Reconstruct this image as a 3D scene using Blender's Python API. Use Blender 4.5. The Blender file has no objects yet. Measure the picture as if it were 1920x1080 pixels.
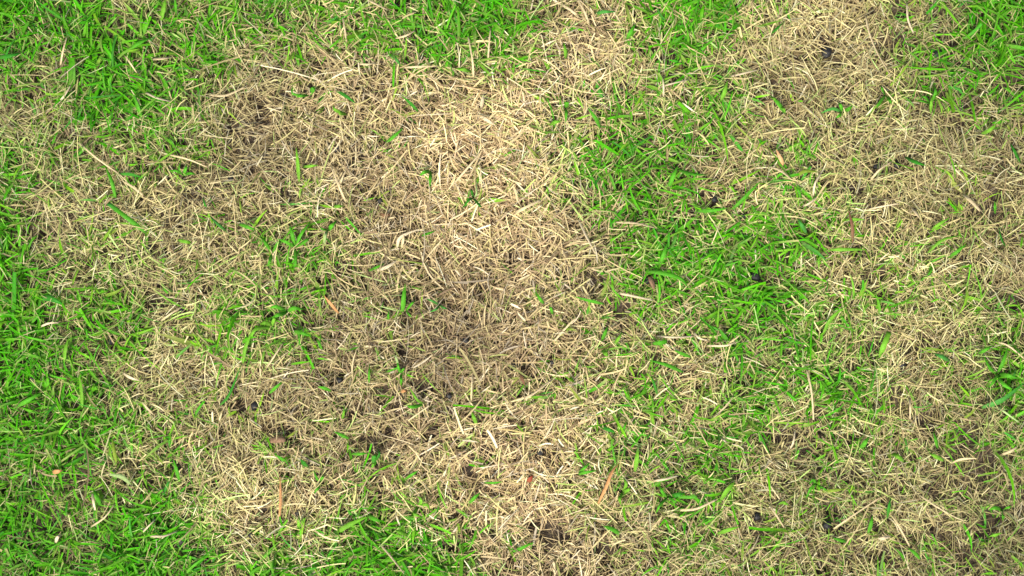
import bpy, math, random
import numpy as np
from mathutils import Vector, Matrix, noise as mnoise

R = math.radians
sc = bpy.context.scene
col = sc.collection

# ---------------------------------------------------------------- camera
CAM_H = 1.30                 # metres above the turf
FRAME_W = 1.20               # width of lawn seen at z = 0
S = FRAME_W / 1920.0         # metres per photo pixel at z = 0
cam_d = bpy.data.cameras.new('camera')
cam = bpy.data.objects.new('camera', cam_d)
col.objects.link(cam)
cam.location = (0, 0, CAM_H)
cam.rotation_euler = (0, 0, 0)
cam_d.sensor_width = 36
cam_d.lens = 36 * CAM_H / FRAME_W
cam_d.clip_start = 0.01
cam_d.clip_end = 500
sc.camera = cam

# ---------------------------------------------------------------- sky and light (soft overcast day)
SUN_EL, SUN_AZ = 58, 205
world = bpy.data.worlds.new('World'); sc.world = world
world.use_nodes = True
wn = world.node_tree
bg = wn.nodes['Background']
sky = wn.nodes.new('ShaderNodeTexSky')
sky.sky_type = 'NISHITA'; sky.sun_disc = False
sky.sun_elevation = R(SUN_EL); sky.sun_rotation = R(SUN_AZ)
sky.dust_density = 6; sky.air_density = 1.0; sky.ozone_density = 0.6
wn.links.new(sky.outputs[0], bg.inputs[0])
bg.inputs[1].default_value = 0.085
sd = bpy.data.lights.new('sun', 'SUN')
sd.energy = 2.4; sd.angle = R(10); sd.color = (1.0, 0.93, 0.80)
sun = bpy.data.objects.new('sun', sd); col.objects.link(sun)
d = Vector((math.sin(R(SUN_AZ)) * math.cos(R(SUN_EL)), math.cos(R(SUN_AZ)) * math.cos(R(SUN_EL)), math.sin(R(SUN_EL))))
sun.rotation_euler = d.to_track_quat('Z', 'Y').to_euler()
sc.view_settings.view_transform = 'Standard'
sc.view_settings.look = 'None'
sc.view_settings.gamma = 1
sc.view_settings.exposure = 0.9
sc.render.engine = 'CYCLES'

rng = np.random.default_rng(11)
random.seed(5)

# ---------------------------------------------------------------- maps of the lawn
# how much living grass grows, 0..9, cells of 48 x 45 photo pixels
TILES = [
["9998657676 8775757899 7514489973 3101535899",
 "9878976865 6667668998 6400468873 2100256798",
 "7659986774 3322457886 5311178542 2101257888",
 "6557997552 2321122443 2313355674 1112147776",
 "3248988641 0121111111 2445655673 2323434444",
 "4345777521 0112121111 2445767652 1221211242"],
["7766345451 0301111011 2366877445 6523421113",
 "8644354231 1210113021 1477786335 6525422322",
 "8411311113 1242111241 1456885445 6634322223",
 "9324342243 4653111110 1114676767 8744323433",
 "8533543222 5673111012 1114778888 8644544422",
 "9634543354 4573132021 0225888878 7511233421"],
["9866663356 6533343111 2333557888 8755454453",
 "9867663464 7641231010 1335466588 7665323376",
 "9986542455 6441111020 0224554376 7665333566",
 "9866523234 2211341111 2232542347 7787412446",
 "8877743212 1223123122 4423554367 6678722567",
 "7788765322 2123211232 2114565578 4445322453"],
["8787535321 3213411211 2123556765 5456434454",
 "7887456432 3421433312 1134557653 3444334345",
 "8865556551 2224545331 1235576653 3544423333",
 "9856899631 2336765331 1144445454 3444312253",
 "9978998863 4446877843 3213246544 4433323344",
 "7888999876 8768988752 2211335543 4433343334"]]
G = np.array([[int(c) for c in row.replace(' ', '')] for t in TILES for row in t], float) / 9.0
# how bleached (9) or weathered and sunken (0) the dead grass is, cells of 96 x 90 pixels
TONE = np.array([[int(c) for c in r] for r in [
 "55545566556755677543", "44444455787766455544", "44553456798666666543", "54444446788656676654",
 "36655455678666777665", "36656665556566556774", "45566543345666567654", "44677544346776556754",
 "44575455457887677754", "34676555689877666555", "34568877788766655654", "33446655655666555543"]], float) / 9.0

def bilin(M, u, v):
    h, w = M.shape
    x = np.clip(u * w - .5, 0, w - 1.001); y = np.clip(v * h - .5, 0, h - 1.001)
    i = x.astype(int); j = y.astype(int); fx = x - i; fy = y - j
    return (M[j, i]*(1-fx)*(1-fy) + M[j, i+1]*fx*(1-fy) + M[j+1, i]*(1-fx)*fy + M[j+1, i+1]*fx*fy)

_L = np.random.default_rng(3).random((256, 256))
def vnoise(x, y, f, o=0):
    x = x * f + 31.7 + o * 17.3; y = y * f + 57.1 + o * 9.1
    i = np.floor(x).astype(int); j = np.floor(y).astype(int)
    fx = x - i; fy = y - j
    fx = fx*fx*(3-2*fx); fy = fy*fy*(3-2*fy)
    g = lambda a, b: _L[b % 256, a % 256]
    return g(i, j)*(1-fx)*(1-fy) + g(i+1, j)*fx*(1-fy) + g(i, j+1)*(1-fx)*fy + g(i+1, j+1)*fx*fy

def uv(x, y):
    u = x / FRAME_W + .5; v = .5 - y / (FRAME_W * 9 / 16)
    # beyond the frame the lawn goes on by mirroring the maps
    u = 1 - np.abs(1 - np.mod(u, 2)); v = 1 - np.abs(1 - np.mod(v, 2))
    return u, v

# bare hollows between the tufts: pixel x, y, radius
HOLES = [(72,345,13),(277,310,10),(355,275,9),(170,490,10),(140,400,8),(690,350,10),(760,345,8),(712,372,7),(700,180,10),
 (605,130,12),(490,205,14),(945,142,7),(1270,195,9),(1757,102,9),(1665,165,9),(1760,175,10),(1800,208,13),(1795,245,12),
 (1550,100,17),(1220,522,13),(1417,520,14),(1378,360,8),(1400,465,8),(970,515,9),(1335,292,10),(1590,352,11),(1665,372,9),
 (1865,365,13),(1605,438,8),(1640,390,12),(1815,400,12),(1905,430,12),(1895,278,10),(1647,310,8),(1683,308,8),(60,710,12),
 (290,565,11),(455,760,20),(395,543,9),(873,638,9),(610,555,9),(715,570,12),(605,690,14),(755,655,15),(800,725,20),
 (730,805,14),(505,800,12),(985,690,15),(1165,580,14),(1185,695,11),(1420,760,10),(1688,653,10),(1690,685,10),(1890,580,10),
 (200,900,12),(340,1015,10),(700,825,15),(650,855,12),(700,868,10),(560,960,7),(955,1055,13),(1013,848,12),(1028,998,24),
 (1000,985,15),(1145,908,10),(1175,910,8),(1210,845,8),(1420,968,12),(1140,1028,13),(1070,1070,14),(1560,985,18),(1700,845,10),
 (1780,850,10),(1740,915,14),(1795,925,13),(1640,982,9),(1690,1005,12),(1655,1040,18),(1740,990,12),(1840,885,14),
 (1850,970,15),(1825,1000,12),(850,575,9),(900,545,8),(820,540,8),(440,240,13),(470,270,12),(1690,560,8),(1880,700,12),
 (1795,640,9),(1530,170,12),(1480,110,12),(1500,70,8),(880,600,8),(780,690,9),(840,620,8),(640,600,10),(300,330,8),
 (1540,1060,10),(1460,600,8),(1130,790,10),(600,800,9),(560,770,11),(1900,900,10),(1500,850,8),(640,1050,7),(375,700,8)]
HX = np.array([((a-960)*S, (540-b)*S, r*S) for a, b, r in HOLES])

def hollow(x, y):
    h = np.zeros_like(x)
    for a, b, r in HX:
        q = ((x-a)**2 + (y-b)**2) / (r*.95)**2
        m = q < 6
        h[m] = np.maximum(h[m], np.exp(-q[m]**1.2 * .7))
    n = vnoise(x, y, 38, 4) * .6 + vnoise(x, y, 85, 5) * .4
    u, v = uv(x, y)
    t = bilin(TONE, u, v)
    h = np.maximum(h, np.clip((n - .66 - (t - .5) * .22) * 5, 0, .75))
    return h

def ground_z(x, y):
    return 0.010 * (vnoise(x, y, 7, 1) - .5) + 0.006 * (vnoise(x, y, 19, 2) - .5)

def green_at(x, y):
    u, v = uv(x, y)
    return bilin(G, u, v)

def tone_at(x, y):
    u, v = uv(x, y)
    return bilin(TONE, u, v)

# ---------------------------------------------------------------- materials
def blade_material(name, transl, rough, spec, streak):
    m = bpy.data.materials.new(name); m.use_nodes = True
    nt = m.node_tree; N = nt.nodes; L = nt.links
    p = N['Principled BSDF']; out = N['Material Output']
    at = N.new('ShaderNodeAttribute'); at.attribute_name = 'tint'
    tc = N.new('ShaderNodeTexCoord')
    nz = N.new('ShaderNodeTexNoise'); nz.inputs['Scale'].default_value = 420; nz.inputs['Detail'].default_value = 3
    L.new(tc.outputs['Object'], nz.inputs['Vector'])
    mr = N.new('ShaderNodeMapRange')
    mr.inputs[1].default_value = .3; mr.inputs[2].default_value = .7
    mr.inputs[3].default_value = 1 - streak; mr.inputs[4].default_value = 1 + streak
    L.new(nz.outputs['Fac'], mr.inputs[0])
    mul = N.new('ShaderNodeVectorMath'); mul.operation = 'SCALE'
    L.new(at.outputs['Color'], mul.inputs[0]); L.new(mr.outputs[0], mul.inputs['Scale'])
    L.new(mul.outputs[0], p.inputs['Base Color'])
    p.inputs['Roughness'].default_value = rough
    p.inputs['Specular IOR Level'].default_value = spec
    tr = N.new('ShaderNodeBsdfTranslucent')
    L.new(mul.outputs[0], tr.inputs['Color'])
    mx = N.new('ShaderNodeMixShader'); mx.inputs[0].default_value = transl
    L.new(p.outputs[0], mx.inputs[1]); L.new(tr.outputs[0], mx.inputs[2])
    L.new(mx.outputs[0], out.inputs['Surface'])
    return m
M_GREEN = blade_material('green_blade', .36, .50, .14, .16)
M_STRAW = blade_material('dry_blade', .18, .62, .25, .14)

def soil_material(name, c1, c2, scale, bump, rough=.9):
    m = bpy.data.materials.new(name); m.use_nodes = True
    nt = m.node_tree; N = nt.nodes; L = nt.links; p = N['Principled BSDF']
    tc = N.new('ShaderNodeTexCoord')
    nz = N.new('ShaderNodeTexNoise'); nz.inputs['Scale'].default_value = scale; nz.inputs['Detail'].default_value = 8
    nz.inputs['Roughness'].default_value = .7
    L.new(tc.outputs['Object'], nz.inputs['Vector'])
    cr = N.new('ShaderNodeValToRGB')
    cr.color_ramp.elements[0].position = .35; cr.color_ramp.elements[0].color = (*c1, 1)
    cr.color_ramp.elements[1].position = .7; cr.color_ramp.elements[1].color = (*c2, 1)
    L.new(nz.outputs['Fac'], cr.inputs[0]); L.new(cr.outputs[0], p.inputs['Base Color'])
    p.inputs['Roughness'].default_value = rough
    b = N.new('ShaderNodeBump'); b.inputs['Strength'].default_value = bump; b.inputs['Distance'].default_value = .002
    L.new(nz.outputs['Fac'], b.inputs['Height']); L.new(b.outputs[0], p.inputs['Normal'])
    return m
M_SOIL = soil_material('soil', (.022, .017, .012), (.11, .080, .052), 190, 1.0)
M_PELLET = soil_material('dark_pellet', (.005, .006, .007), (.015, .016, .018), 500, .5, .5)
M_CHIP = soil_material('bark_chip', (.16, .095, .05), (.30, .19, .11), 260, .6, .8)

# ---------------------------------------------------------------- helpers
def link(name, me, mat, parent=None):
    me.materials.append(mat)
    o = bpy.data.objects.new(name, me); col.objects.link(o)
    if parent: o.parent = parent
    return o

def tag(o, label=None, cat=None, group=None, kind=None):
    if label: o['label'] = label
    if cat: o['category'] = cat
    if group: o['group'] = group
    if kind: o['kind'] = kind
    return o

def strip_mesh(name, P, Wd, side, nrm, tint, fold):
    """P (n,k,3) centre lines, Wd (n,k) widths, side/nrm (n,k,3), tint (n,k,3), fold (n,) crease depth / width."""
    n, k, _ = P.shape
    A = P - side * (Wd[..., None] * .5)
    B = P + side * (Wd[..., None] * .5)
    C = P - nrm * (Wd * fold[:, None])[..., None]
    V = np.stack([A, C, B], 2).reshape(-1, 3)            # n,k,3 verts
    T = np.repeat(tint[:, :, None, :], 3, 2).copy()
    T[:, :, 1, :] *= 1.08                                # paler midrib
    T = T.reshape(-1, 3)
    b = (np.arange(n) * k * 3)[:, None, None]
    s = (np.arange(k - 1) * 3)[None, :, None]
    q = []
    for c in (0, 1):
        q.append(np.concatenate([b + s + c, b + s + c + 1, b + s + c + 4, b + s + c + 3], 2))
    F = np.stack(q, 2).reshape(-1, 4)
    me = bpy.data.meshes.new(name)
    me.vertices.add(len(V)); me.vertices.foreach_set('co', V.astype(np.float32).ravel())
    me.loops.add(F.size); me.loops.foreach_set('vertex_index', F.astype(np.int32).ravel())
    me.polygons.add(len(F))
    me.polygons.foreach_set('loop_start', (np.arange(len(F)) * 4).astype(np.int32))
    me.polygons.foreach_set('loop_total', np.full(len(F), 4, np.int32))
    me.update(calc_edges=True)
    at = me.attributes.new('tint', 'FLOAT_COLOR', 'POINT')
    at.data.foreach_set('color', np.concatenate([T, np.ones((len(T), 1))], 1).astype(np.float32).ravel())
    me.shade_smooth()
    return me

def grow(base, az, el, length, width, bend, sweep, roll, k, blunt):
    """arc every blade: returns P, W, side, nrm"""
    n = len(az)
    t = np.linspace(0, 1, k)[None, :]
    a = az[:, None] + sweep[:, None] * t
    e = el[:, None] + bend[:, None] * t
    D = np.stack([np.cos(e)*np.cos(a), np.cos(e)*np.sin(a), np.sin(e)], 2)
    step = length[:, None, None] / (k - 1)
    P = np.zeros((n, k, 3)); P[:, 0] = base
    P[:, 1:] = base[:, None, :] + np.cumsum((D[:, :-1] + D[:, 1:]) * .5 * step, 1)
    gz = ground_z(P[..., 0], P[..., 1]) + .001
    P[..., 2] = np.maximum(P[..., 2], gz)
    s0 = np.stack([-np.sin(a), np.cos(a), np.zeros_like(a)], 2)
    n0 = np.cross(D, s0)
    r = roll[:, None, None] * (1 - .5 * t[..., None])
    side = s0 * np.cos(r) + n0 * np.sin(r)
    nrm = n0 * np.cos(r) - s0 * np.sin(r)
    prof = np.where(t < .3, .62 + .38 * t / .3, 1 - ((t - .3) / .7) ** 1.7 * .93)
    profb = np.where(t < .3, .75 + .25 * t / .3, 1 - .25 * (t - .3) / .7)
    W = width[:, None] * np.where(blunt[:, None], profb, prof)
    return P, W, side, nrm

XM, YM = 1.10, .84            # half extents of the modelled turf
FX, FY = .66, .40             # half extents grown at full density

def scatter(n):
    x = rng.uniform(-XM, XM, n); y = rng.uniform(-YM, YM, n)
    out = np.maximum(np.abs(x) - FX, np.abs(y) - FY)
    keep = rng.random(n) < np.where(out <= 0, 1.0, np.clip(.75 - out * .9, .35, 1))
    return x[keep], y[keep]

# ---------------------------------------------------------------- ground
def build_ground():
    nx, ny = 240, 190
    xs = np.concatenate([[-30, -8, -3], np.linspace(-1.3, 1.3, nx), [3, 8, 30]])
    ys = np.concatenate([[-30, -8, -3], np.linspace(-1.0, 1.0, ny), [3, 8, 30]])
    X, Y = np.meshgrid(xs, ys)
    Z = ground_z(X, Y) + .0035 * (vnoise(X, Y, 120, 7) - .5)
    Z -= .006 * hollow(X.ravel(), Y.ravel()).reshape(X.shape)
    V = np.stack([X, Y, Z], 2).reshape(-1, 3)
    w = len(xs)
    i = np.arange(len(ys)-1)[:, None] * w + np.arange(w-1)[None, :]
    F = np.stack([i, i+1, i+w+1, i+w], 2).reshape(-1, 4)
    me = bpy.data.meshes.new('ground'); me.from_pydata(V.tolist(), [], F.tolist()); me.shade_smooth()
    tag(link('ground', me, M_SOIL), kind='structure')
build_ground()

# ---------------------------------------------------------------- dead grass
def pick(cols, w, n):
    cols = np.array(cols); w = np.array(w) / sum(w)
    return cols[rng.choice(len(cols), n, p=w)]

STRAW = [(.58, .475, .26), (.50, .40, .215), (.70, .595, .36), (.40, .30, .175), (.27, .195, .115), (.54, .48, .22), (.78, .69, .49), (.42, .37, .27)]
def straw_tint(x, y, depth):
    n = len(x)
    c = pick(STRAW, [5, 5, 3, 3, 2.2, 2.5, 1.3, 1.5], n)
    t = tone_at(x, y) + .25 * (vnoise(x, y, 14, 8) - .5)
    c = c * (.40 + 1.06 * t)[:, None] * rng.uniform(.78, 1.18, n)[:, None]
    # the middle of the patch is rosier, the outer turf more olive
    rosy = np.clip(1.1 - np.abs(x + .03) / .38, 0, 1)
    ol = np.clip(.85 * green_at(x, y) + .35 * (1 - rosy), 0, 1) * rng.random(n)
    c = c * (1 + rosy[:, None] * np.array([.03, -.02, .04]) + ol[:, None] * np.array([-.18, .0, -.26]))
    half = (rng.random(n) < .52 * green_at(x, y) ** 1.2 + .02)[:, None]     # half-dead, still greenish
    c = np.where(half, c * np.array([.62, .92, .50]), c)
    # older brown litter at the bottom, darkened further to paint shade into the gaps
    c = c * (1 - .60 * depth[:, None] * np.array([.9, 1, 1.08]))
    return np.clip(c, .02, .92)

def build_straw():
    # a) tufts fanning out of one crown
    tx, ty = scatter(42000)
    keep = rng.random(len(tx)) > hollow(tx, ty) * .95
    tx, ty = tx[keep], ty[keep]
    cnt = rng.integers(4, 11, len(tx))
    x = np.repeat(tx, cnt); y = np.repeat(ty, cnt)
    fan = np.repeat(2 * math.pi * (vnoise(tx, ty, 9, 11) * 2 + rng.normal(0, .12, len(tx))), cnt)
    spread = np.repeat(rng.uniform(.35, 1.5, len(tx)), cnt)
    n1 = len(x)
    az1 = fan + rng.normal(0, 1, n1) * spread + math.pi * (rng.random(n1) < .22)
    x1 = x + rng.normal(0, .0035, n1); y1 = y + rng.normal(0, .0035, n1)
    el1 = np.abs(rng.normal(.42, .30, n1)); z1 = rng.uniform(.001, .013, n1)
    len1 = rng.lognormal(math.log(.023), .36, n1)
    # b) loose clippings lying on and in the mat
    x2, y2 = scatter(235000)
    n2 = len(x2)
    az2 = rng.uniform(0, 2*math.pi, n2)
    el2 = rng.normal(0, .16, n2); z2 = rng.beta(1.1, 1.4, n2) * .024 + .001
    len2 = rng.lognormal(math.log(.017), .45, n2)
    x = np.concatenate([x1, x2]); y = np.concatenate([y1, y2]); az = np.concatenate([az1, az2])
    el = np.concatenate([el1, el2]); z = np.concatenate([z1, z2]); L = np.concatenate([len1, len2])
    loose = np.concatenate([np.zeros(n1, bool), np.ones(n2, bool)])
    h = hollow(x + np.cos(az)*L*.5, y + np.sin(az)*L*.5)
    keep = rng.random(len(x)) > np.clip(h * 1.0, 0, .80) * np.where(loose & (z < .004), .8, 1)
    keep &= rng.random(len(x)) > .50 * green_at(x, y) + .35 * green_at(x, y) ** 5
    x, y, az, el, z, L, loose, h = [q[keep] for q in (x, y, az, el, z, L, loose, h)]
    n = len(x)
    dens = vnoise(x, y, 24, 13)
    z = z * (.7 + .6 * dens) * (1 - .5 * h)
    base = np.stack([x, y, ground_z(x, y) + z], 1)
    W = rng.lognormal(math.log(.00097), .32, n) * (1 + .25 * rosy_of(x, y))
    k = 5
    bend = np.where(loose, rng.normal(0, .25, n), -el * rng.uniform(.8, 2.2, n))
    P, Wd, sd_, nm = grow(base, az, el, L, W, bend, rng.normal(0, .38, n), rng.normal(0, .6, n), k, rng.random(n) < .45)
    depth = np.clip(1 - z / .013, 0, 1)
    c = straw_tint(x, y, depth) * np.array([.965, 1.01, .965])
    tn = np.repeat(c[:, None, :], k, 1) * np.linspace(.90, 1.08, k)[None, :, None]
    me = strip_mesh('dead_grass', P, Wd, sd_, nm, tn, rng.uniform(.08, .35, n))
    o = link('dead_grass', me, M_STRAW)
    tag(o, 'matted tan and cream dead grass blades covering the worn patches of the lawn', 'dead grass', kind='stuff')
    print('straw blades', n)
def rosy_of(x, y):
    return np.clip(1.1 - np.abs(x + .03) / .38, 0, 1)
build_straw()

# ---------------------------------------------------------------- living grass
GREEN = [(.10, .49, .002), (.15, .53, .003), (.06, .38, .003), (.16, .52, .012), (.25, .50, .022), (.27, .38, .05), (.08, .38, .04)]
def build_green():
    sx, sy = scatter(145000)
    g = green_at(sx, sy)
    nz = vnoise(sx, sy, 34, 21) * .55 + vnoise(sx, sy, 75, 22) * .45
    p = np.clip(g * .98 - .06 + (nz - .5) * 1.7 * np.minimum(g + .10, .5), 0, 1) ** 1.9 * np.where(sx > .05, .80, .92)
    keep = (rng.random(len(sx)) < p) & (rng.random(len(sx)) > hollow(sx, sy) * .55)
    sx, sy, g = sx[keep], sy[keep], g[keep]
    cnt = rng.integers(1, 5, len(sx))
    x = np.repeat(sx, cnt); y = np.repeat(sy, cnt); g = np.repeat(g, cnt)
    n = len(x)
    fan = np.repeat(2*math.pi*(vnoise(sx, sy, 6, 23)*1.6) + rng.normal(0, .9, len(sx)), cnt)
    az = fan + rng.normal(0, .75, n) + math.pi*(rng.random(n) < .3)
    x = x + rng.normal(0, .0025, n); y = y + rng.normal(0, .0025, n)
    el = np.clip(rng.normal(.55, .30, n), .05, 1.35)
    big = rng.random(n) < (.12 + .50 * g**1.3)
    L = np.where(big, rng.lognormal(math.log(.0235), .34, n), rng.lognormal(math.log(.015), .36, n))
    W = np.where(big, rng.lognormal(math.log(.0025), .28, n), rng.lognormal(math.log(.0016), .32, n))
    z = ground_z(x, y) + rng.uniform(.002, .017, n)
    k = 6
    P, Wd, sd_, nm = grow(np.stack([x, y, z], 1), az, el, L, W, -el * rng.uniform(.5, 1.9, n), rng.normal(0, .35, n),
                          rng.normal(0, .45, n), k, rng.random(n) < .35)
    # rich green where it grows thick, yellowing on the rim of the dead patches
    rich = pick(GREEN, [5, 5, 3, 3, 1, .4, 1], n)
    poor = pick(GREEN, [1, 2, 1, 3, 4, 5, 1.5], n)
    mixf = np.clip(g * 1.5 - .25 + rng.normal(0, .25, n), 0, 1)[:, None]
    c = (rich * mixf + poor * (1 - mixf)) * rng.uniform(.6, 1.15, n)[:, None] * (1.06 - .22 * mixf * np.array([1.8, 1, 1.2]))
    tn = np.repeat(c[:, None, :], k, 1)
    # many blades are dying back from the tip or turning straw coloured at the foot
    tip = rng.random(n) < .12 + .45 * (1 - mixf[:, 0])
    pw = rng.uniform(1.2, 5, n)[:, None]
    tt = (np.linspace(0, 1, k)[None, :] ** pw * (tip * rng.uniform(.4, 1, n))[:, None])[..., None]
    tn = tn * (1 - tt) + np.array([.50, .43, .20]) * tt
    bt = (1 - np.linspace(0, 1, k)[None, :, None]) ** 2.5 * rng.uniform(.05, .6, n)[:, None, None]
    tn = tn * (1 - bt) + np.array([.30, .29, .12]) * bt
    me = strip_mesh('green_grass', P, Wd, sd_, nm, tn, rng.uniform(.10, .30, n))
    o = link('green_grass', me, M_GREEN)
    tag(o, 'bright green living grass blades growing in drifts between the dead patches', 'grass', kind='stuff')
    print('green blades', n)
build_green()
# ---------------------------------------------------------------- single blades, sprigs, straws and crumbs that stand out
C_BRIGHT = (.09, .40, .02); C_LIME = (.18, .46, .035); C_DEEP = (.04, .27, .02); C_COOL = (.07, .32, .05); C_PALE = (.36, .50, .20)
C_YEL = (.24, .36, .04)
C_CREAM = (.62, .52, .31); C_TAN = (.62, .47, .26); C_WHITE = (.66, .57, .38); C_ORANGE = (.52, .27, .11); C_RUST = (.20, .10, .055)

def world(px, py, z):
    f = (CAM_H - z) / CAM_H
    return np.array([(px - 960) * S * f, (540 - py) * S * f, z])

def smooth_line(pts, k):
    p = np.array(pts, float)
    if len(p) == 2:
        d_ = p[1] - p[0]; nrm_ = np.array([-d_[1], d_[0]]); mid = (p[0]+p[1])/2 + nrm_ * random.uniform(-.05, .05)
        p = np.array([p[0], mid, p[1]])
    q = np.vstack([2*p[0]-p[1], p, 2*p[-1]-p[-2]])
    out = []
    m = len(p) - 1
    for t in np.linspace(0, m, k):
        i = min(int(t), m-1); f = t - i
        a, b, c, e = q[i], q[i+1], q[i+2], q[i+3]
        out.append(.5*((2*b) + (-a+c)*f + (2*a-5*b+4*c-e)*f*f + (-a+3*b-3*c+e)*f**3))
    return np.array(out)

def solid_blade(pts, wpx, color, z=(.012, .025, .019), shape='leaf', tip=None, fold=.16, k=14, thick=.00035):
    """closed, creased blade following the pixel line from its root to its tip"""
    line = smooth_line(pts, k)
    t = np.linspace(0, 1, k)
    zz = (1-t)**2*z[0] + 2*t*(1-t)*(2*z[1]-.5*(z[0]+z[2])) + t**2*z[2]
    P = np.array([world(line[i, 0], line[i, 1], zz[i]) for i in range(k)])
    P[:, 2] += ground_z(P[:, 0], P[:, 1]) + .005
    T = np.gradient(P, axis=0); T /= np.linalg.norm(T, axis=1)[:, None]
    up = np.array([0, 0, 1.0])
    side = np.cross(up, T); side /= np.linalg.norm(side, axis=1)[:, None]
    roll = random.uniform(-.35, .35) + random.uniform(-.5, .5) * t
    nrm = np.cross(T, side)
    s2 = side*np.cos(roll)[:, None] + nrm*np.sin(roll)[:, None]; n2 = nrm*np.cos(roll)[:, None] - side*np.sin(roll)[:, None]
    if shape == 'leaf': pr = np.where(t < .35, .5+.5*np.sin(t/.35*math.pi/2), 1-((t-.35)/.65)**2.1*.95)
    elif shape == 'cut': pr = np.where(t < .3, .6+.4*t/.3, 1-.12*(t-.3)/.7)
    elif shape == 'oval': pr = np.sin(np.clip(t*.9+.07, 0, 1)*math.pi)**.7
    else: pr = np.where(t < .1, .8, 1-.35*t)              # stalk
    W = wpx * S * pr * (1 + .05*np.sin(t*23+wpx))
    h = W[:, None]*.5
    A = P - s2*h; B = P + s2*h; C = P - n2*(W*fold)[:, None]
    dn = n2*thick
    ring = np.stack([A, C, B, B-dn, C-dn*(1 if shape != 'stalk' else 3), A-dn], 1)      # k,6,3
    V = ring.reshape(-1, 3)
    F = []
    for i in range(k-1):
        for c in range(6):
            a = i*6+c; b = i*6+(c+1) % 6
            F.append((a, b, b+6, a+6))
    F.append((5, 4, 3, 2, 1, 0)); e = (k-1)*6; F.append(tuple(e+c for c in range(6)))
    me = bpy.data.meshes.new('shoot'); me.from_pydata(V.tolist(), [], F); me.update(); me.shade_smooth()
    col_ = np.array(color)[None, :] * (1 + .10*np.sin(t*7+wpx*3))[:, None]
    if tip is not None:
        m_ = np.clip((t-.72)/.28, 0, 1)[:, None]; col_ = col_*(1-m_) + np.array(tip)*m_
    m_ = ((1-t)**3*.4)[:, None]; base_c = np.array(color)*.5 + np.array((.3, .32, .14))*.5
    col_ = col_*(1-m_) + base_c*m_
    full = np.repeat(col_[:, None, :], 6, 1)
    full[:, 1, :] *= 1.12; full[:, 4, :] *= 1.12
    at = me.attributes.new('tint', 'FLOAT_COLOR', 'POINT')
    at.data.foreach_set('color', np.concatenate([full.reshape(-1, 3), np.ones((k*6, 1))], 1).astype(np.float32).ravel())
    return me

def centre_object(o):
    """origin to the root of the blade"""
    v0 = Vector(o.data.vertices[1].co)
    o.data.transform(Matrix.Translation(-v0)); o.location = v0

def blade(pts, w, color, label, shape='leaf', **kw):
    o = link('grass_shoot', solid_blade(pts, w, color, shape=shape, **kw), M_GREEN)
    centre_object(o)
    return tag(o, label, 'grass blade', 'single green blades lying over the dead grass')

def straw(pts, w, color, label, shape='stalk', z=(.013, .024, .016), name='straw_stalk', cat='straw', group='long pale straws on top of the mat', **kw):
    o = link(name, solid_blade(pts, w, color, shape=shape, z=z, fold=.22, **kw), M_STRAW)
    centre_object(o)
    return tag(o, label, cat, group)

def sprig(root, leaves, color, label):
    e = bpy.data.objects.new('grass_sprig', None); col.objects.link(e)
    b = world(root[0], root[1], .012); e.location = b; e.empty_display_size = .01
    tag(e, label, 'grass sprig', 'green sprigs sprouting in the dead grass')
    for lf in leaves:
        pts, w = lf[0], lf[1]
        c = lf[2] if len(lf) > 2 else color
        c = tuple(np.array(c) * random.uniform(.85, 1.15))
        o = link('blade', solid_blade([root] + pts, w, c, z=(.010, .026, .018)), M_GREEN, e)
        o.data.transform(Matrix.Translation(-e.location))
    return e

def crumb(px, py, r, label, flat=.75, mat=None, name='soil_pellet', cat='soil crumb', group='round dark soil pellets among the straw', zc=.0115):
    import bmesh
    bm = bmesh.new(); bmesh.ops.create_icosphere(bm, subdivisions=3, radius=1)
    off = Vector((random.uniform(0, 50), random.uniform(0, 50), 0))
    for v in bm.verts:
        n_ = mnoise.noise(v.co * 1.3 + off) * .22 + mnoise.noise(v.co * 3.5 + off) * .10
        v.co *= (1 + n_); v.co.z *= flat; v.co.x *= 1.1
    me = bpy.data.meshes.new(name); bm.to_mesh(me); bm.free(); me.shade_smooth()
    me.transform(Matrix.Scale(r * S, 4))
    o = link(name, me, mat or M_PELLET)
    p = world(px, py, zc); p[2] += ground_z(p[0:1], p[1:2])[0]
    o.location = p; o.rotation_euler = (0, 0, random.uniform(0, 6.28))
    return tag(o, label, cat, group)

# --- green blades, written root to tip
blade([(276,437),(240,408),(205,381)], 8.5, C_BRIGHT, 'long wide light green blade slanting over straw in the left third of the lawn', 'cut', tip=C_COOL)
blade([(220,372),(212,340),(199,310)], 6.5, C_BRIGHT, 'bright blade arching up and left, just above the long slanting light green one', tip=C_LIME)
blade([(226,327),(248,328),(274,335)], 6, C_DEEP, 'deep green blade lying level to the right of an arching bright blade, far left')
blade([(562,342),(560,310),(557,277)], 7.5, C_LIME, 'single upright lime blade with sharp tip left of the brown centre')
blade([(569,314),(584,312),(599,310)], 5.5, C_LIME, 'short level leaf beside the upright lime blade left of centre')
blade([(756,585),(758,558),(761,530)], 8.5, C_BRIGHT, 'wide bright upright blade standing in the dark brown centre of the dead patch', tip=C_LIME)
blade([(1648,671),(1655,648),(1665,622)], 10, C_LIME, 'broad flat lime blade with blunt ends lying on straw at right', 'cut')
blade([(632,172),(650,182),(669,196)], 6.5, C_DEEP, 'dark green blade slanting down right across the upper dead patch, left of its twin')
blade([(785,211),(770,195),(752,180)], 6, C_DEEP, 'dark green blade slanting in the upper dead patch, right of its twin', tip=C_YEL)
blade([(724,268),(740,256),(757,240)], 6.5, C_BRIGHT, 'mid green blade rising to the right at the lower edge of the upper dead patch')
blade([(733,105),(744,114),(753,127)], 5.5, C_COOL, 'short bluish green blade at the top edge of the dead patch')
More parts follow.
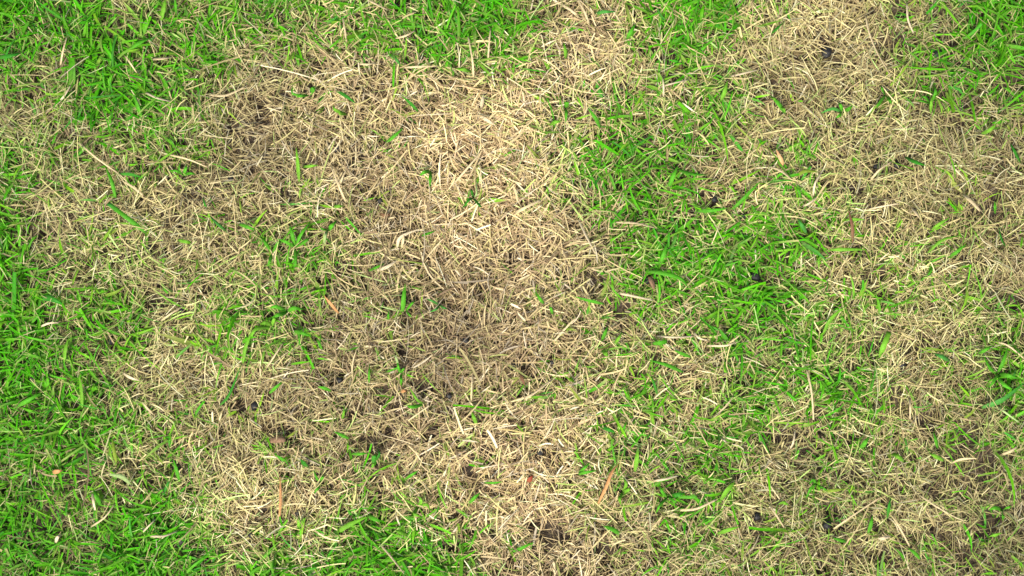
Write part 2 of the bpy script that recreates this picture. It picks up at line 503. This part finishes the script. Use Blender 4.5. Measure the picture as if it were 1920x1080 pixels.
blade([(885,136),(873,133),(857,132)], 7, C_LIME, 'short level light green leaf just below the thick top green drift')
blade([(625,388),(635,387),(646,386)], 6, C_LIME, 'tiny level lime leaf between the centre and the left green sprigs')
blade([(692,508),(706,502),(722,494)], 5, C_BRIGHT, 'small yellow green leaf next to a whitish torn leaf near the middle')
blade([(790,442),(802,438),(818,432)], 5, C_BRIGHT, 'small green leaf at the end of the broad whitish leaf near the middle')
blade([(427,434),(412,420),(397,406)], 6, C_COOL, 'bluish green blade slanting down right over straw left of centre')
blade([(336,450),(348,453),(361,456)], 6.5, C_LIME, 'short blunt lime blade lying level on straw, left half', 'cut')
blade([(452,421),(466,426),(482,432)], 7, C_BRIGHT, 'level bright blade just right of the bluish slanting blade', )
blade([(392,392),(388,385),(384,370)], 4, C_DEEP, 'thin dark upright blade on straw above the bluish slanting blade')
blade([(1370,394),(1395,370),(1424,340)], 7, C_BRIGHT, 'long green blade rising to the right between the two green drifts right of centre')
blade([(1304,397),(1330,396),(1362,392)], 7, C_BRIGHT, 'wide level blade tapering right, left of the long rising blade')
blade([(1252,353),(1260,332),(1269,311)], 8, C_BRIGHT, 'upright wide bright blade in the right hand green drift', )
blade([(1269,319),(1292,327),(1322,329)], 7, C_BRIGHT, 'wide bright blade leaning right from the tip of the upright one')
blade([(1235,498),(1243,478),(1250,455)], 8, C_BRIGHT, 'wide upright bright blade at the left edge of the middle green drift')
blade([(1207,508),(1240,512),(1275,522),(1290,540)], 8, C_BRIGHT, 'long green blade curving over to the right above the bark chip')
blade([(1696,294),(1715,304),(1736,311)], 7.5, C_DEEP, 'curved dark green blade alone on the right hand straw, slanting down right', tip=C_BRIGHT)
blade([(1909,306),(1899,288),(1889,270)], 6.5, C_DEEP, 'dark green blade near the right edge pointing up and left')
blade([(1491,331),(1508,322),(1533,323)], 6.5, C_YEL, 'olive green blade arching level above the right hand green drift')
blade([(1500,378),(1496,362),(1489,350)], 5, C_BRIGHT, 'narrow green blade hanging below the olive arching blade')
blade([(1553,469),(1585,468),(1625,468)], 6.5, C_LIME, 'long perfectly level lime blade on straw at right')
blade([(1582,413),(1600,412),(1621,412)], 6.5, C_LIME, 'level lime blade crossing a rusty brown stem at right')
blade([(1510,438),(1502,425),(1493,411)], 7, C_COOL, 'cool green blade slanting up left beside the right hand green drift')
blade([(1745,432),(1760,420),(1779,408)], 6, C_LIME, 'light green blade rising right, alone on straw near the right edge')
blade([(1736,475),(1765,450),(1800,441)], 5.5, C_LIME, 'long pale green blade bending level toward the right edge')
blade([(1778,482),(1792,472),(1809,458)], 7, C_BRIGHT, 'broad dull green blade below the long bending one near the right edge')
blade([(1866,401),(1865,390),(1864,376)], 5, C_BRIGHT, 'short upright green blade close to the right edge')
blade([(1886,462),(1878,448),(1872,425)], 5.5, C_DEEP, 'drooping dark blade near the right edge')
blade([(551,620),(568,624),(587,631)], 7, C_BRIGHT, 'level bright blade left of the orange stem')
blade([(605,656),(600,645),(594,634)], 5, C_BRIGHT, 'small upright blade below the level bright one left of the brown patch')
blade([(621,734),(610,728),(596,725)], 7, C_BRIGHT, 'short wide green leaf close to a black pellet below the centre')
blade([(505,738),(518,726),(533,714)], 6, C_BRIGHT, 'narrow green blade rising right over the pale straw left of the brown patch')
blade([(894,796),(889,783),(884,769)], 7, C_LIME, 'small upright light green blade below the centre')
blade([(728,601),(729,592),(730,583)], 5, C_BRIGHT, 'tiny upright blade left of the wide upright centre blade', )
blade([(693,718),(693,700),(694,680)], 4, C_BRIGHT, 'thin upright green blade in the lower brown patch')
blade([(642,785),(645,775),(647,760)], 5, C_LIME, 'tiny light upright blade beneath the lower brown patch')
blade([(1020,570),(1012,560),(1003,547)], 6, C_BRIGHT, 'bright blade pointing up left on the right rim of the brown centre')
blade([(1036,590),(1033,580),(1029,573)], 5.5, C_BRIGHT, 'small green blade continuing below the one on the right rim of the brown centre')
blade([(1132,570),(1105,564),(1076,556)], 6, C_BRIGHT, 'long level yellow green blade at the left end of the middle green drift')
blade([(1128,639),(1134,625),(1140,611)], 7, C_BRIGHT, 'upright bright blade alone on straw right of the brown centre', )
blade([(1152,645),(1159,634),(1166,622)], 6, C_LIME, 'lighter slanting blade just right of the upright bright one')
blade([(1222,645),(1235,643),(1250,640)], 8.5, C_BRIGHT, 'broad blunt level blade on straw right of centre', 'cut')
blade([(1294,669),(1278,663),(1262,656)], 6.5, C_BRIGHT, 'green blade slanting down right just past the broad blunt blade')
blade([(1279,697),(1250,684),(1214,674)], 7, C_BRIGHT, 'long green blade slanting down right over straw, lower right of centre', tip=C_DEEP)
blade([(1129,655),(1134,661),(1139,668)], 8.5, C_LIME, 'tiny round lime leaf on straw right of the brown centre', 'oval')
blade([(1122,796),(1138,803),(1153,810)], 7.5, C_DEEP, 'wide deep green blade at the lower left of the right hand green area')
blade([(1230,738),(1225,720),(1220,704)], 5, C_DEEP, 'dark upright blade next to a small hollow right of centre', )
blade([(1541,628),(1556,598),(1582,574)], 7, C_LIME, 'bright curved blade rising right between straw and green at right')
blade([(1838,764),(1880,748),(1922,714)], 10.5, C_COOL, 'largest dark green blade, curving up to the right edge of the lawn', tip=C_DEEP)
blade([(1777,676),(1762,668),(1746,661)], 8, C_COOL, 'pale dusty green blade lying level above the big dark right edge blade')
blade([(1832,664),(1848,655),(1862,647)], 6, C_BRIGHT, 'green blade rising right toward the dark right edge tuft')
blade([(633,996),(655,983),(691,967)], 9, C_LIME, 'large bright blade slanting down left above the bottom green drift')
blade([(690,966),(703,972),(717,977)], 8, C_BRIGHT, 'bright blade leaning right, joined end to end with the large slanting one')
blade([(765,1002),(753,998),(740,992)], 7.5, C_LIME, 'short lime blade slanting down right over the bottom green drift')
blade([(759,899),(773,889),(787,880)], 5.5, C_BRIGHT, 'blade rising right on straw above the bottom green drift')
blade([(656,822),(642,815),(627,808)], 6.5, C_BRIGHT, 'green blade slanting down right beneath the dark hollow, lower left of centre')
blade([(541,867),(528,859),(515,851)], 6, C_BRIGHT, 'green blade slanting down right near the bark chip')
blade([(577,876),(570,868),(563,860)], 8.5, C_DEEP, 'short wide dark green blade right of the bark chip')
blade([(880,943),(890,932),(902,922)], 6.5, C_BRIGHT, 'green blade rising right on the lower straw, below centre')
blade([(908,904),(925,904),(944,902)], 5, C_BRIGHT, 'thin level green blade on the lower straw, below centre')
blade([(660,850),(676,850),(692,848)], 5.5, C_BRIGHT, 'level dull green blade at the foot of a dark hollow, lower left of centre')
blade([(1188,882),(1192,856),(1195,832)], 8, C_LIME, 'tall upright lime blade in the lower straw right of centre', tip=C_PALE)
blade([(1350,938),(1362,918),(1377,904)], 10, C_LIME, 'widest lime blade rising right in the lower right green area', 'cut')
blade([(1344,1000),(1363,993),(1387,986)], 7.5, C_LIME, 'light green blade rising gently right near the bottom, right of centre')
blade([(1162,999),(1147,990),(1130,984)], 8.5, C_BRIGHT, 'broad bright blade with a straw across it near the bottom')
blade([(959,1036),(978,1028),(1002,1017)], 7, C_BRIGHT, 'bright blade beside the large black hollow at the bottom')
blade([(1083,887),(1098,883),(1118,880)], 6, C_BRIGHT, 'level green blade left of the orange bent stem')
blade([(1084,884),(1094,876),(1106,864)], 5.5, C_BRIGHT, 'green blade rising right above the level one beside the orange stem')
blade([(1693,864),(1683,856),(1671,849)], 8, C_LIME, 'short blunt lime blade on dark straw at lower right', 'cut')
blade([(1767,863),(1752,855),(1739,848)], 7.5, C_LIME, 'short lime blade slanting down right, second of the pair at lower right')
blade([(1757,840),(1753,826),(1748,808)], 6.5, C_BRIGHT, 'upright green blade with tip up above the lime pair at lower right')
blade([(1612,842),(1621,830),(1629,818)], 8, C_BRIGHT, 'bright blade rising right above the lower right straw')
blade([(1625,998),(1630,982),(1634,964)], 7, C_BRIGHT, 'upright bright blade standing alone in the lower right straw')
blade([(1722,1046),(1711,1034),(1698,1024)], 6.5, C_BRIGHT, 'green blade slanting down right near the bottom edge at right')
blade([(1584,1014),(1571,1010),(1557,1006)], 6.5, C_BRIGHT, 'short level green blade under a black hollow at lower right')
blade([(1540,921),(1562,919),(1590,915)], 6, C_YEL, 'level yellow green blade in the lower right straw')
blade([(1848,1006),(1860,1002),(1875,997)], 7.5, C_LIME, 'light green blade near the lower right corner')
blade([(1661,971),(1664,950),(1668,930)], 5.5, C_DEEP, 'narrow dark upright blade right of the lone upright bright one')
blade([(222,866),(217,843),(214,818)], 6.5, C_YEL, 'upright yellow green blade in the lower left mixed grass')
blade([(194,946),(187,930),(180,914)], 7.5, C_BRIGHT, 'wide bright blade above the bottom left green drift')
blade([(250,907),(232,892),(209,888)], 8.5, C_PALE, 'broad pale green leaf with frosted top beside a black pellet, lower left', 'oval')
blade([(340,902),(334,880),(327,858)], 7, C_BRIGHT, 'tall upright green blade right of the frosted leaf, lower left')
blade([(1175,75),(1183,60),(1192,44)], 8, C_BRIGHT, 'bright upright blade beside the small dead patch at the top')
blade([(1114,28),(1132,24),(1156,23)], 6, C_COOL, 'level cool green blade over the small dead patch at the top')
blade([(1125,242),(1115,222),(1101,204)], 7, C_BRIGHT, 'green blade pointing up left, upper middle, right of the pale straw')
blade([(1061,112),(1060,98),(1057,80)], 7, C_LIME, 'short upright lime blade left of the small dead patch at the top')
blade([(1030,236),(1040,231),(1053,228)], 7, C_LIME, 'short wide lime blade on the right rim of the pale straw, upper middle')
blade([(1350,192),(1358,172),(1364,150)], 8, C_LIME, 'upright lime blade in the upper right green area')
blade([(1468,214),(1456,196),(1441,180)], 8, C_BRIGHT, 'bright blade pointing up left at the left end of the upper right straw')
blade([(1440,68),(1452,58),(1466,44)], 5, C_DEEP, 'dark blade rising right in the upper right straw')
blade([(1835,253),(1850,246),(1864,233)], 7, C_LIME, 'lime blade rising right near the upper right dark hollows')
blade([(1745,214),(1745,196),(1747,180)], 5.5, C_LIME, 'thin upright lime blade above the upper right dark hollows')
blade([(413,760),(430,740),(455,680)], 5, C_DEEP, 'thin dark blade rising right, left of the brown patch')
blade([(304,42),(309,20),(313,0)], 9, C_LIME, 'wide lime upright blade touching the top edge, left')
blade([(331,30),(331,14),(330,-4)], 7.5, C_BRIGHT, 'bright blade cut off by the top edge, just right of the wide lime one')
blade([(245,97),(265,84),(290,72)], 8, C_BRIGHT, 'broad green blade rising right in the upper left drift')
blade([(270,225),(262,200),(253,175)], 8.5, C_BRIGHT, 'tall wide blade in the lower part of the upper left drift')
blade([(-4,110),(20,108),(46,102)], 8, C_DEEP, 'broad level dark blade entering from the left edge, upper left')
blade([(35,762),(55,750),(82,735)], 8, C_BRIGHT, 'long bright blade rising right near the left edge, lower half')
blade([(72,558),(96,560),(122,572)], 11, C_DEEP, 'very broad dark green blade level in the left edge drift')
blade([(122,680),(124,655),(130,632)], 8.5, C_LIME, 'wide upright lime blade in the left edge drift')
blade([(158,765),(155,730),(150,700)], 7, C_LIME, 'long upright yellow green blade below the wide upright lime one at left')
blade([(456,682),(462,650),(478,615)], 7, C_LIME, 'long light green blade rising right between left sprigs and the brown patch')

# --- sprigs with several leaves
sprig((808,321), [([(797,323),(786,330)],7), ([(807,335),(806,352)],6)], C_BRIGHT, 'two leaved bright sprig shaped like a tick above the middle of the dead patch')
sprig((888,372), [([(880,375),(866,392)],5), ([(885,360),(884,354)],5), ([(898,384),(904,390)],4.5), ([(894,363),(893,332)],3.5,C_PALE)], C_DEEP, 'small dark branching sprig on the pale straw right of the tick shaped one')
sprig((555,465), [([(550,440),(545,422)],7), ([(575,452),(583,445)],6), ([(566,440),(584,415)],6), ([(540,455),(520,448)],6), ([(556,490),(552,505)],6)], C_BRIGHT, 'large bright sprig of five leaves left of the brown centre')
sprig((512,475), [([(500,455),(490,443)],6), ([(522,458),(528,448)],5), ([(508,490),(504,500)],6)], C_BRIGHT, 'three leaved bright sprig left of the five leaved one')
sprig((616,432), [([(622,425),(632,413)],8), ([(612,440),(610,460)],5,C_PALE), ([(606,430),(600,425)],4)], C_BRIGHT, 'sprig with one broad leaf raised right, above the left of the brown centre')
sprig((762,583), [([(772,570),(780,563)],5), ([(768,590),(774,596)],4)], C_BRIGHT, 'tiny two leaved sprig at the foot of the wide upright centre blade')
sprig((825,572), [([(812,565),(800,560)],4.5), ([(818,580),(806,585)],4), ([(832,577),(840,580)],4)], C_COOL, 'small cool green sprig inside the dark hollow of the brown centre')
sprig((752,700), [([(748,690),(745,675)],5), ([(753,710),(753,722)],5.5), ([(744,672),(738,664)],4,C_PALE), ([(757,692),(762,688)],4)], C_BRIGHT, 'thin upright sprig with a pale top in the lower brown patch')
sprig((795,757), [([(782,748),(767,724)],5), ([(775,762),(763,760)],7,C_BRIGHT)], C_LIME, 'sprig with a long leaning leaf under the lower brown patch')
sprig((510,612), [([(500,605),(488,608)],8), ([(515,600),(518,590)],6), ([(480,618),(470,640)],7)], C_LIME, 'lime sprig in front of the pale straw at the left of the brown patch')
sprig((540,585), [([(525,590),(510,596)],7), ([(552,578),(572,580)],8), ([(520,575),(507,578)],7)], C_BRIGHT, 'flat bright sprig with broad leaves spread level left of the orange stem')
sprig((1166,920), [([(1160,932),(1163,945)],6), ([(1172,905),(1166,890)],6), ([(1176,915),(1182,908)],6)], C_LIME, 'upright lime sprig beside the orange bent stem, bottom middle')
sprig((1250,930), [([(1240,920),(1234,905)],6), ([(1262,938),(1268,942)],6), ([(1270,925),(1284,922)],8,C_DEEP), ([(1235,945),(1228,960)],5), ([(1300,930),(1305,926)],6)], C_BRIGHT, 'spreading green sprig in the lower right of centre')
sprig((1745,195), [([(1730,190),(1716,188)],5), ([(1753,175),(1752,160)],6), ([(1735,184),(1725,178)],5)], C_BRIGHT, 'star shaped bright sprig among the upper right dark hollows')
sprig((1660,178), [([(1655,168),(1652,160)],5), ([(1648,195),(1645,205)],6), ([(1668,188),(1672,196)],5)], C_BRIGHT, 'upright sprig in the straw between two upper right dark hollows')
sprig((1580,212), [([(1575,200),(1570,192)],6), ([(1590,205),(1598,198)],7), ([(1572,218),(1565,224)],6), ([(1560,205),(1535,214)],6,C_COOL)], C_BRIGHT, 'bushy sprig in the middle of the upper right straw')
sprig((1458,200), [([(1450,188),(1440,184)],6), ([(1466,206),(1470,216)],5)], C_LIME, 'lime sprig at the left edge of the upper right straw')
sprig((1875,955), [([(1862,950),(1848,955)],7), ([(1877,965),(1876,975)],8), ([(1884,950),(1892,946)],5)], C_BRIGHT, 'bright three leaved sprig in the lower right corner straw')
sprig((1530,908), [([(1520,915),(1510,935)],6), ([(1524,900),(1516,908)],6), ([(1540,914),(1552,920)],5)], C_BRIGHT, 'sprig with hanging leaves in the straw at lower right')
sprig((1458,946), [([(1468,942),(1478,946)],7), ([(1455,955),(1455,965)],5)], C_LIME, 'short lime sprig bending right in the lower right straw')
sprig((700,868), [([(702,855),(702,850)],8), ([(712,852),(710,840)],5)], C_DEEP, 'dark stubby sprig rooted in a hollow below the brown patch')
sprig((784,950), [([(790,938),(782,928)],6), ([(800,945),(806,955)],6), ([(778,962),(790,968)],7), ([(768,940),(758,935)],5)], C_LIME, 'loose yellow green sprig on straw above the bottom green drift')
sprig((600,905), [([(594,895),(588,880)],4.5), ([(605,895),(604,890)],6), ([(596,915),(590,925)],6)], C_BRIGHT, 'narrow sprig rising from the lower left straw between bark chip and bottom drift')
sprig((562,990), [([(556,1000),(552,1004)],5), ([(563,975),(562,965)],6), ([(572,972),(575,968)],5)], C_LIME, 'small pale upright sprig below the orange standing stem')
sprig((652,216), [([(640,214),(636,216)],7), ([(630,208),(626,198)],6)], C_LIME, 'two pronged lime sprig in the upper left of the dead patch')
sprig((582,180), [([(588,170),(594,163)],9), ([(568,182),(556,184)],5), ([(552,178),(550,160)],4)], C_BRIGHT, 'low sprig with one broad upright leaf at the upper left of the dead patch')
sprig((1060,205), [([(1062,195),(1062,190)],8), ([(1061,215),(1060,232)],6)], C_BRIGHT, 'dark green knotted sprig at the right of the pale straw, upper middle')
sprig((345,330), [([(335,322),(318,320)],5), ([(358,326),(372,328)],5), ([(350,318),(352,308)],6), ([(338,318),(342,300)],4)], C_BRIGHT, 'flat star shaped sprig on straw in the left half above the pale mat')
sprig((1870,700), [([(1855,690),(1840,660)],6), ([(1880,680),(1890,650)],7), ([(1890,705),(1910,710)],8), ([(1862,715),(1850,728)],6), ([(1880,720),(1905,735)],7)], C_BRIGHT, 'large bushy sprig near the right edge above the big dark blade')

# --- long pale straws
straw([(850,347),(880,312),(908,279)], 4, C_CREAM, 'long straight cream straw rising right in the upper middle of the dead patch')
straw([(650,381),(637,352),(622,314)], 4, C_CREAM, 'cream split straw leaning up left in the left of the dead patch')
straw([(636,352),(642,335),(652,313)], 4, C_CREAM, 'short cream straw forming a fork with the split one')
straw([(745,466),(752,445),(790,428)], 6, C_WHITE, 'broad whitish torn leaf, largest pale leaf near the middle', 'leaf')
straw([(704,509),(728,500),(748,486)], 6, C_WHITE, 'whitish broad leaf below the largest one near the middle', 'leaf')
straw([(753,466),(756,448),(754,435)], 6, C_CREAM, 'upright cream leaf stub beside the largest whitish leaf', 'leaf')
straw([(1048,8),(1068,20),(1085,35)], 5, C_CREAM, 'thick cream straw slanting down right at the top dead patch')
straw([(1106,52),(1096,26),(1082,0)], 4, C_CREAM, 'cream straw falling from the top edge into the small dead patch')
straw([(1236,165),(1260,158),(1290,151)], 3.6, C_WHITE, 'white straw rising gently right in the upper middle green area')
straw([(1366,145),(1392,139),(1420,132)], 3.6, C_WHITE, 'white straw in line with another one, upper right of centre')
straw([(1243,184),(1243,165),(1241,147)], 3.5, C_WHITE, 'upright white straw at the end of the gently rising one')
straw([(1622,30),(1630,62),(1645,98),(1669,138)], 4, C_CREAM, 'very long bent cream straw over the upper right straw patch')
straw([(1697,8),(1700,38),(1711,64)], 4, C_WHITE, 'curved white straw near the top edge at right')
straw([(1438,312),(1462,322),(1482,338)], 4.2, C_CREAM, 'cream straw slanting down right next to an orange stem at upper right')
straw([(1803,364),(1818,378),(1837,396)], 6.5, C_CREAM, 'thickest cream straw slanting down right near the right edge')
straw([(1709,387),(1716,398),(1728,413)], 6.5, C_CREAM, 'thick short cream straw left of the thickest one at right')
straw([(1522,370),(1526,345),(1538,325)], 4, C_WHITE, 'white curved straw standing in the right hand mixed grass')
straw([(1627,393),(1655,387),(1686,382)], 3.2, C_WHITE, 'thin level white straw on the right hand straw')
straw([(1502,388),(1515,382),(1530,370)], 3.6, C_WHITE, 'short white straw under the curved one at right')
straw([(1632,338),(1650,318),(1672,303)], 4, C_CREAM, 'pair of pale straws rising right beside dark pellets at upper right')
straw([(235,341),(252,352),(272,368)], 4.5, C_CREAM, 'short thick cream straw slanting down right in the left straw')
straw([(150,268),(185,298),(224,326)], 3.5, C_CREAM, 'long thin cream straw slanting down right in the upper left mixed grass')
straw([(318,291),(355,300),(392,315)], 3.4, C_CREAM, 'thin cream straw almost level, upper left of the dead patch')
straw([(119,126),(124,100),(131,72)], 4, C_CREAM, 'upright cream straw in the upper left green')
straw([(107,201),(124,184),(139,162)], 4, C_WHITE, 'pale curved straw rising right in the upper left green')
straw([(278,176),(298,186),(326,193)], 4.2, C_WHITE, 'white straw lying level in the upper left green drift')
straw([(394,179),(425,180),(462,164)], 4.5, C_CREAM, 'cream curved straw at the right border of the upper left drift')
straw([(240,108),(250,122),(263,141)], 3.2, C_CREAM, 'thin cream straw in the heart of the upper left drift')
straw([(290,114),(310,113),(328,109)], 5.5, C_CREAM, 'thick short cream straw level in the upper left drift')
straw([(1084,412),(1098,442),(1119,482)], 4.6, C_WHITE, 'long whitish straw slanting down right, right of the pale straw')
straw([(965,401),(985,390),(1014,376)], 6, C_CREAM, 'thick cream straw rising right in the middle of the dead patch')
straw([(1153,417),(1192,419),(1230,428)], 4.2, C_CREAM, 'cream straw lying level over the middle green drift')
straw([(1159,550),(1190,556),(1224,563)], 4.4, C_WHITE, 'white level straw just below the bark chip')
straw([(1230,630),(1265,632),(1302,630)], 4, C_WHITE, 'white level straw above the broad blunt green blade')
straw([(958,752),(995,740),(1033,712)], 4.5, C_CREAM, 'long cream straw curving up right below the brown centre')
straw([(1038,640),(1070,605),(1090,590)], 4, C_CREAM, 'long cream straw rising right toward the middle green drift')
straw([(1324,648),(1358,648),(1378,642)], 3.6, C_WHITE, 'white straw crossing the right hand green')
straw([(1298,622),(1310,634),(1326,638)], 4, C_WHITE, 'white bent straw above the right hand green')
straw([(1336,782),(1356,765),(1375,742)], 3.6, C_CREAM, 'cream straw rising right in the lower right green')
straw([(1511,690),(1520,735),(1524,787)], 4, C_CREAM, 'long upright cream straw standing out of the right hand green')
straw([(1702,745),(1703,765),(1703,786)], 3.6, C_CREAM, 'short upright cream straw below the lone broad lime blade')
straw([(1865,760),(1885,775),(1906,791)], 4, C_PALE, 'pale greenish straw slanting below the big dark right edge blade')
straw([(1861,640),(1890,648),(1922,675)], 3.4, C_CREAM, 'thin curved straw near the right edge above the big dark blade')
straw([(174,986),(200,968),(220,942)], 3.6, C_CREAM, 'cream curved straw rising right in the bottom left green')
straw([(285,1003),(310,1003),(335,994)], 4.2, C_WHITE, 'white level straw lying on the bottom left green drift')
straw([(178,922),(180,938),(183,955)], 5, C_WHITE, 'short upright white straw in the lower left green')
straw([(271,996),(282,984),(296,970)], 3.5, C_WHITE, 'short white straw above the level one in the bottom left drift')
straw([(106,1017),(110,1007),(117,999)], 6, C_WHITE, 'short white pointed husk in the bottom left corner green', 'leaf')
straw([(712,1018),(735,1045),(760,1077)], 4, C_CREAM, 'long cream straw slanting over the bottom green drift')
straw([(500,690),(515,668),(532,642)], 3.6, C_CREAM, 'cream straw rising right at the left rim of the brown patch')
straw([(884,752),(885,722),(887,695)], 4, C_CREAM, 'upright cream straw at the right rim of the lower brown patch')
straw([(1272,955),(1305,952),(1342,935)], 5, C_CREAM, 'thick cream straw curving up right, lower right green')
straw([(1223,899),(1245,896),(1270,890)], 4.4, C_WHITE, 'white level straw in the lower right green')
straw([(1350,818),(1356,824),(1362,828)], 5, C_WHITE, 'tiny white chip of straw in the lower right green')
straw([(1668,962),(1685,990),(1702,1022)], 4, C_CREAM, 'long cream straw slanting down right in the lower right straw')
straw([(1440,944),(1454,965),(1469,988)], 4, C_CREAM, 'cream straw slanting down right, bottom right of centre')
straw([(1718,925),(1752,948),(1795,972)], 3.4, C_CREAM, 'very long thin straw crossing the lower right dark gaps')
straw([(1481,842),(1487,828),(1490,806)], 4.2, C_WHITE, 'upright white curved straw at the top of the lower right straw')
straw([(1560,990),(1590,970),(1648,932)], 4.4, C_CREAM, 'long cream straw rising right over a black hollow at lower right')
straw([(1642,1009),(1655,1007),(1668,1003)], 6, C_WHITE, 'short broad white husk at lower right', 'leaf')
straw([(1780,868),(1800,860),(1830,858)], 5, C_CREAM, 'broad curved straw loop at lower right', 'leaf')
straw([(1872,852),(1890,845),(1903,836)], 5, C_CREAM, 'thick cream straw rising right near the right edge, lower part')
straw([(233,699),(248,708),(267,714)], 5.5, C_WHITE, 'bright white short husk in the left mixed grass', 'leaf')
straw([(78,612),(94,606),(113,605)], 4.2, C_WHITE, 'pale curved straw in the left edge green drift')
straw([(302,602),(322,588),(346,573)], 3.8, C_CREAM, 'cream straw rising right in the left mixed grass')
straw([(268,752),(278,764),(290,777)], 3.8, C_CREAM, 'cream straw slanting down right in the lower left mixed grass')
straw([(888,148),(886,115),(878,70)], 4, C_CREAM, 'upright cream straw rising into the top green drift')
straw([(915,120),(917,85),(920,55)], 3.4, C_CREAM, 'thin upright straw right of the top green drift')
straw([(742,75),(762,70),(780,60)], 3.8, C_CREAM, 'short cream straw rising right at the foot of the top green drift')
straw([(688,0),(705,10),(730,22)], 3.8, C_CREAM, 'cream straw slanting in from the top edge left of centre')
straw([(644,32),(648,55),(652,82)], 3.6, C_CREAM, 'upright cream straw at the top of the dead patch')
straw([(672,122),(690,124),(708,121)], 4, C_CREAM, 'level cream straw in the upper dead patch')
straw([(758,130),(790,128),(824,126)], 4, C_CREAM, 'long level cream straw in the upper dead patch, below the green')
straw([(685,176),(700,184),(717,194)], 4, C_CREAM, 'cream straw slanting down right between two small hollows, upper dead patch')
straw([(903,205),(905,190),(908,176)], 7, C_WHITE, 'broad white upright leaf in the brightest straw of the dead patch', 'leaf')
straw([(895,216),(915,228),(930,238)], 6, C_WHITE, 'white torn leaf fan at the brightest straw of the dead patch', 'leaf')

# --- rusty and orange stems
OG = 'orange and rusty dead stems'
def stem(pts, w, c, label, z=(.016, .026, .021)):
    return straw(pts, w, c, label, 'leaf', name='dead_stem', cat='stem', group=OG, z=z)
stem([(637,588),(622,570),(608,553)], 5.5, C_ORANGE, 'orange stem slanting up left on the left rim of the brown centre')
stem([(527,966),(528,935),(526,889)], 5, C_ORANGE, 'orange stem standing upright in the lower left straw')
stem([(1119,944),(1134,912),(1146,882),(1160,865)], 6, C_ORANGE, 'bent light orange stem in the lower straw right of centre')
stem([(1467,311),(1461,298),(1452,280)], 6.5, (.72, .42, .20), 'pale orange stem slanting up left in the upper right mixed grass')
stem([(1598,456),(1597,425),(1589,391)], 6, C_RUST, 'rusty brown stem standing upright on the right hand straw')
stem([(712,402),(722,404),(733,402)], 7, C_RUST, 'red brown leaf scrap half hidden in the middle of the dead patch', z=(.012, .017, .014))
stem([(990,903),(994,897),(999,890)], 9, (.33, .07, .04), 'dark red leaf scrap in the lower straw below centre', z=(.014, .019, .016))
stem([(103,884),(113,882),(124,880)], 8, C_ORANGE, 'small orange leaf scrap in the lower left green')
stem([(752,735),(758,732),(766,731)], 6, C_ORANGE, 'small orange flake under the brown patch')
stem([(975,700),(980,712),(984,722)], 6, C_RUST, 'thin rusty flake in the dark gap below right of centre', z=(.014, .02, .016))

# --- bark chips
def chip(pts, w, label):
    o = link('bark_chip', solid_blade(pts, w, C_TAN, shape='cut', z=(.013, .0185, .016), fold=.03, thick=.0016), M_CHIP)
    centre_object(o); tag(o, label, 'bark chip', 'brown bark chips in the straw')
chip([(505,826),(520,824),(536,823)], 11, 'flat brown bark chip lying level in the lower left of the dead patch')
chip([(1216,518),(1222,530),(1227,540)], 9, 'dark brown bark chip standing steep beside a pellet in the middle green drift')

# --- soil pellets
PEL = [(119,358,7.5,'round black pellet on straw near the left edge'), (433,334,5,'small black pellet above left of the dead patch'),
 (277,464,7,'black pellet beneath straws in the left straw area'), (632,279,7,'round black pellet in the upper left of the brown area'),
 (712,375,6,'black oval pellet in the middle of the dead patch'), (602,388,5,'brown black pellet left of the middle of the dead patch'),
 (741,12,5.5,'black glossy pellet at the top edge left of centre'), (758,169,5,'small black pellet in the upper dead patch'),
 (1550,97,10,'largest slate grey stone, in the dark hollow of the upper right straw'), (1757,102,7,'grey pellet in the upper right green'),
 (1665,165,6,'dark pellet in a slit of the upper right straw'), (1214,526,6.5,'shiny black pellet touching the steep bark chip'),
 (1338,375,5.5,'black pellet under white straws between the two right hand drifts'), (1391,406,5.5,'black pellet below a level green blade tip right of centre'),
 (1412,443,5,'small black pellet in the right hand green drift'), (1332,465,4.5,'tiny black pellet among green in the middle drift'),
 (1417,520,9,'large dark crumb deep in a hollow of the middle drift'), (1647,310,6,'left of two dark pellets in the upper right straw'),
 (1684,309,6.5,'right of two dark pellets in the upper right straw'), (205,641,6,'shiny black round pellet in the left mixed grass'),
 (341,583,6,'black pellet behind straws in the left half'), (476,761,8,'big black pellet in the dark hollow left of the brown patch'),
 (61,712,7,'black crumb in a gap of the left edge drift'), (636,713,7,'round black pellet at the left of the lower brown patch'),
 (842,742,5.5,'dark pellet at the lower right rim of the brown patch'), (966,683,5.5,'shiny black pellet right of the lower brown patch'),
 (1090,685,5.5,'small dark pellet alone on straw right of the lower brown patch'), (218,883,5.5,'glossy black pellet touching the frosted leaf'),
 (320,910,5.5,'dark pellet in the lower left mixed grass'), (272,989,5,'small pellet in the bottom left drift'),
 (340,1014,7,'dark crumb in the bottom left drift, right of the level white straw'), (559,961,5,'tiny black pellet below the upright orange stem'),
 (925,1011,7,'black upright crumb at the bottom, left of the large hollow'), (1690,684,7,'black pellet in the right hand straw below the lone lime blade'),
 (1688,653,6,'black pellet right beside the lone lime blade'), (1013,848,6,'dark crumb in a gap of the brightest lower straw'),
 (1420,969,7,'black crumb in a gap at the bottom, right of centre'), (1035,680,5,'dark pellet between two others right of the lower brown patch'),
 (1550,984,8,'dark crumb in the black hollow at lower right'), (472,1002,5,'small dark pellet at the bottom drift edge, left'),
 (873,638,6,'dark pellet in a gap at the right rim of the brown centre')]
for a, b, r, lab in PEL:
    crumb(a, b, r, lab)
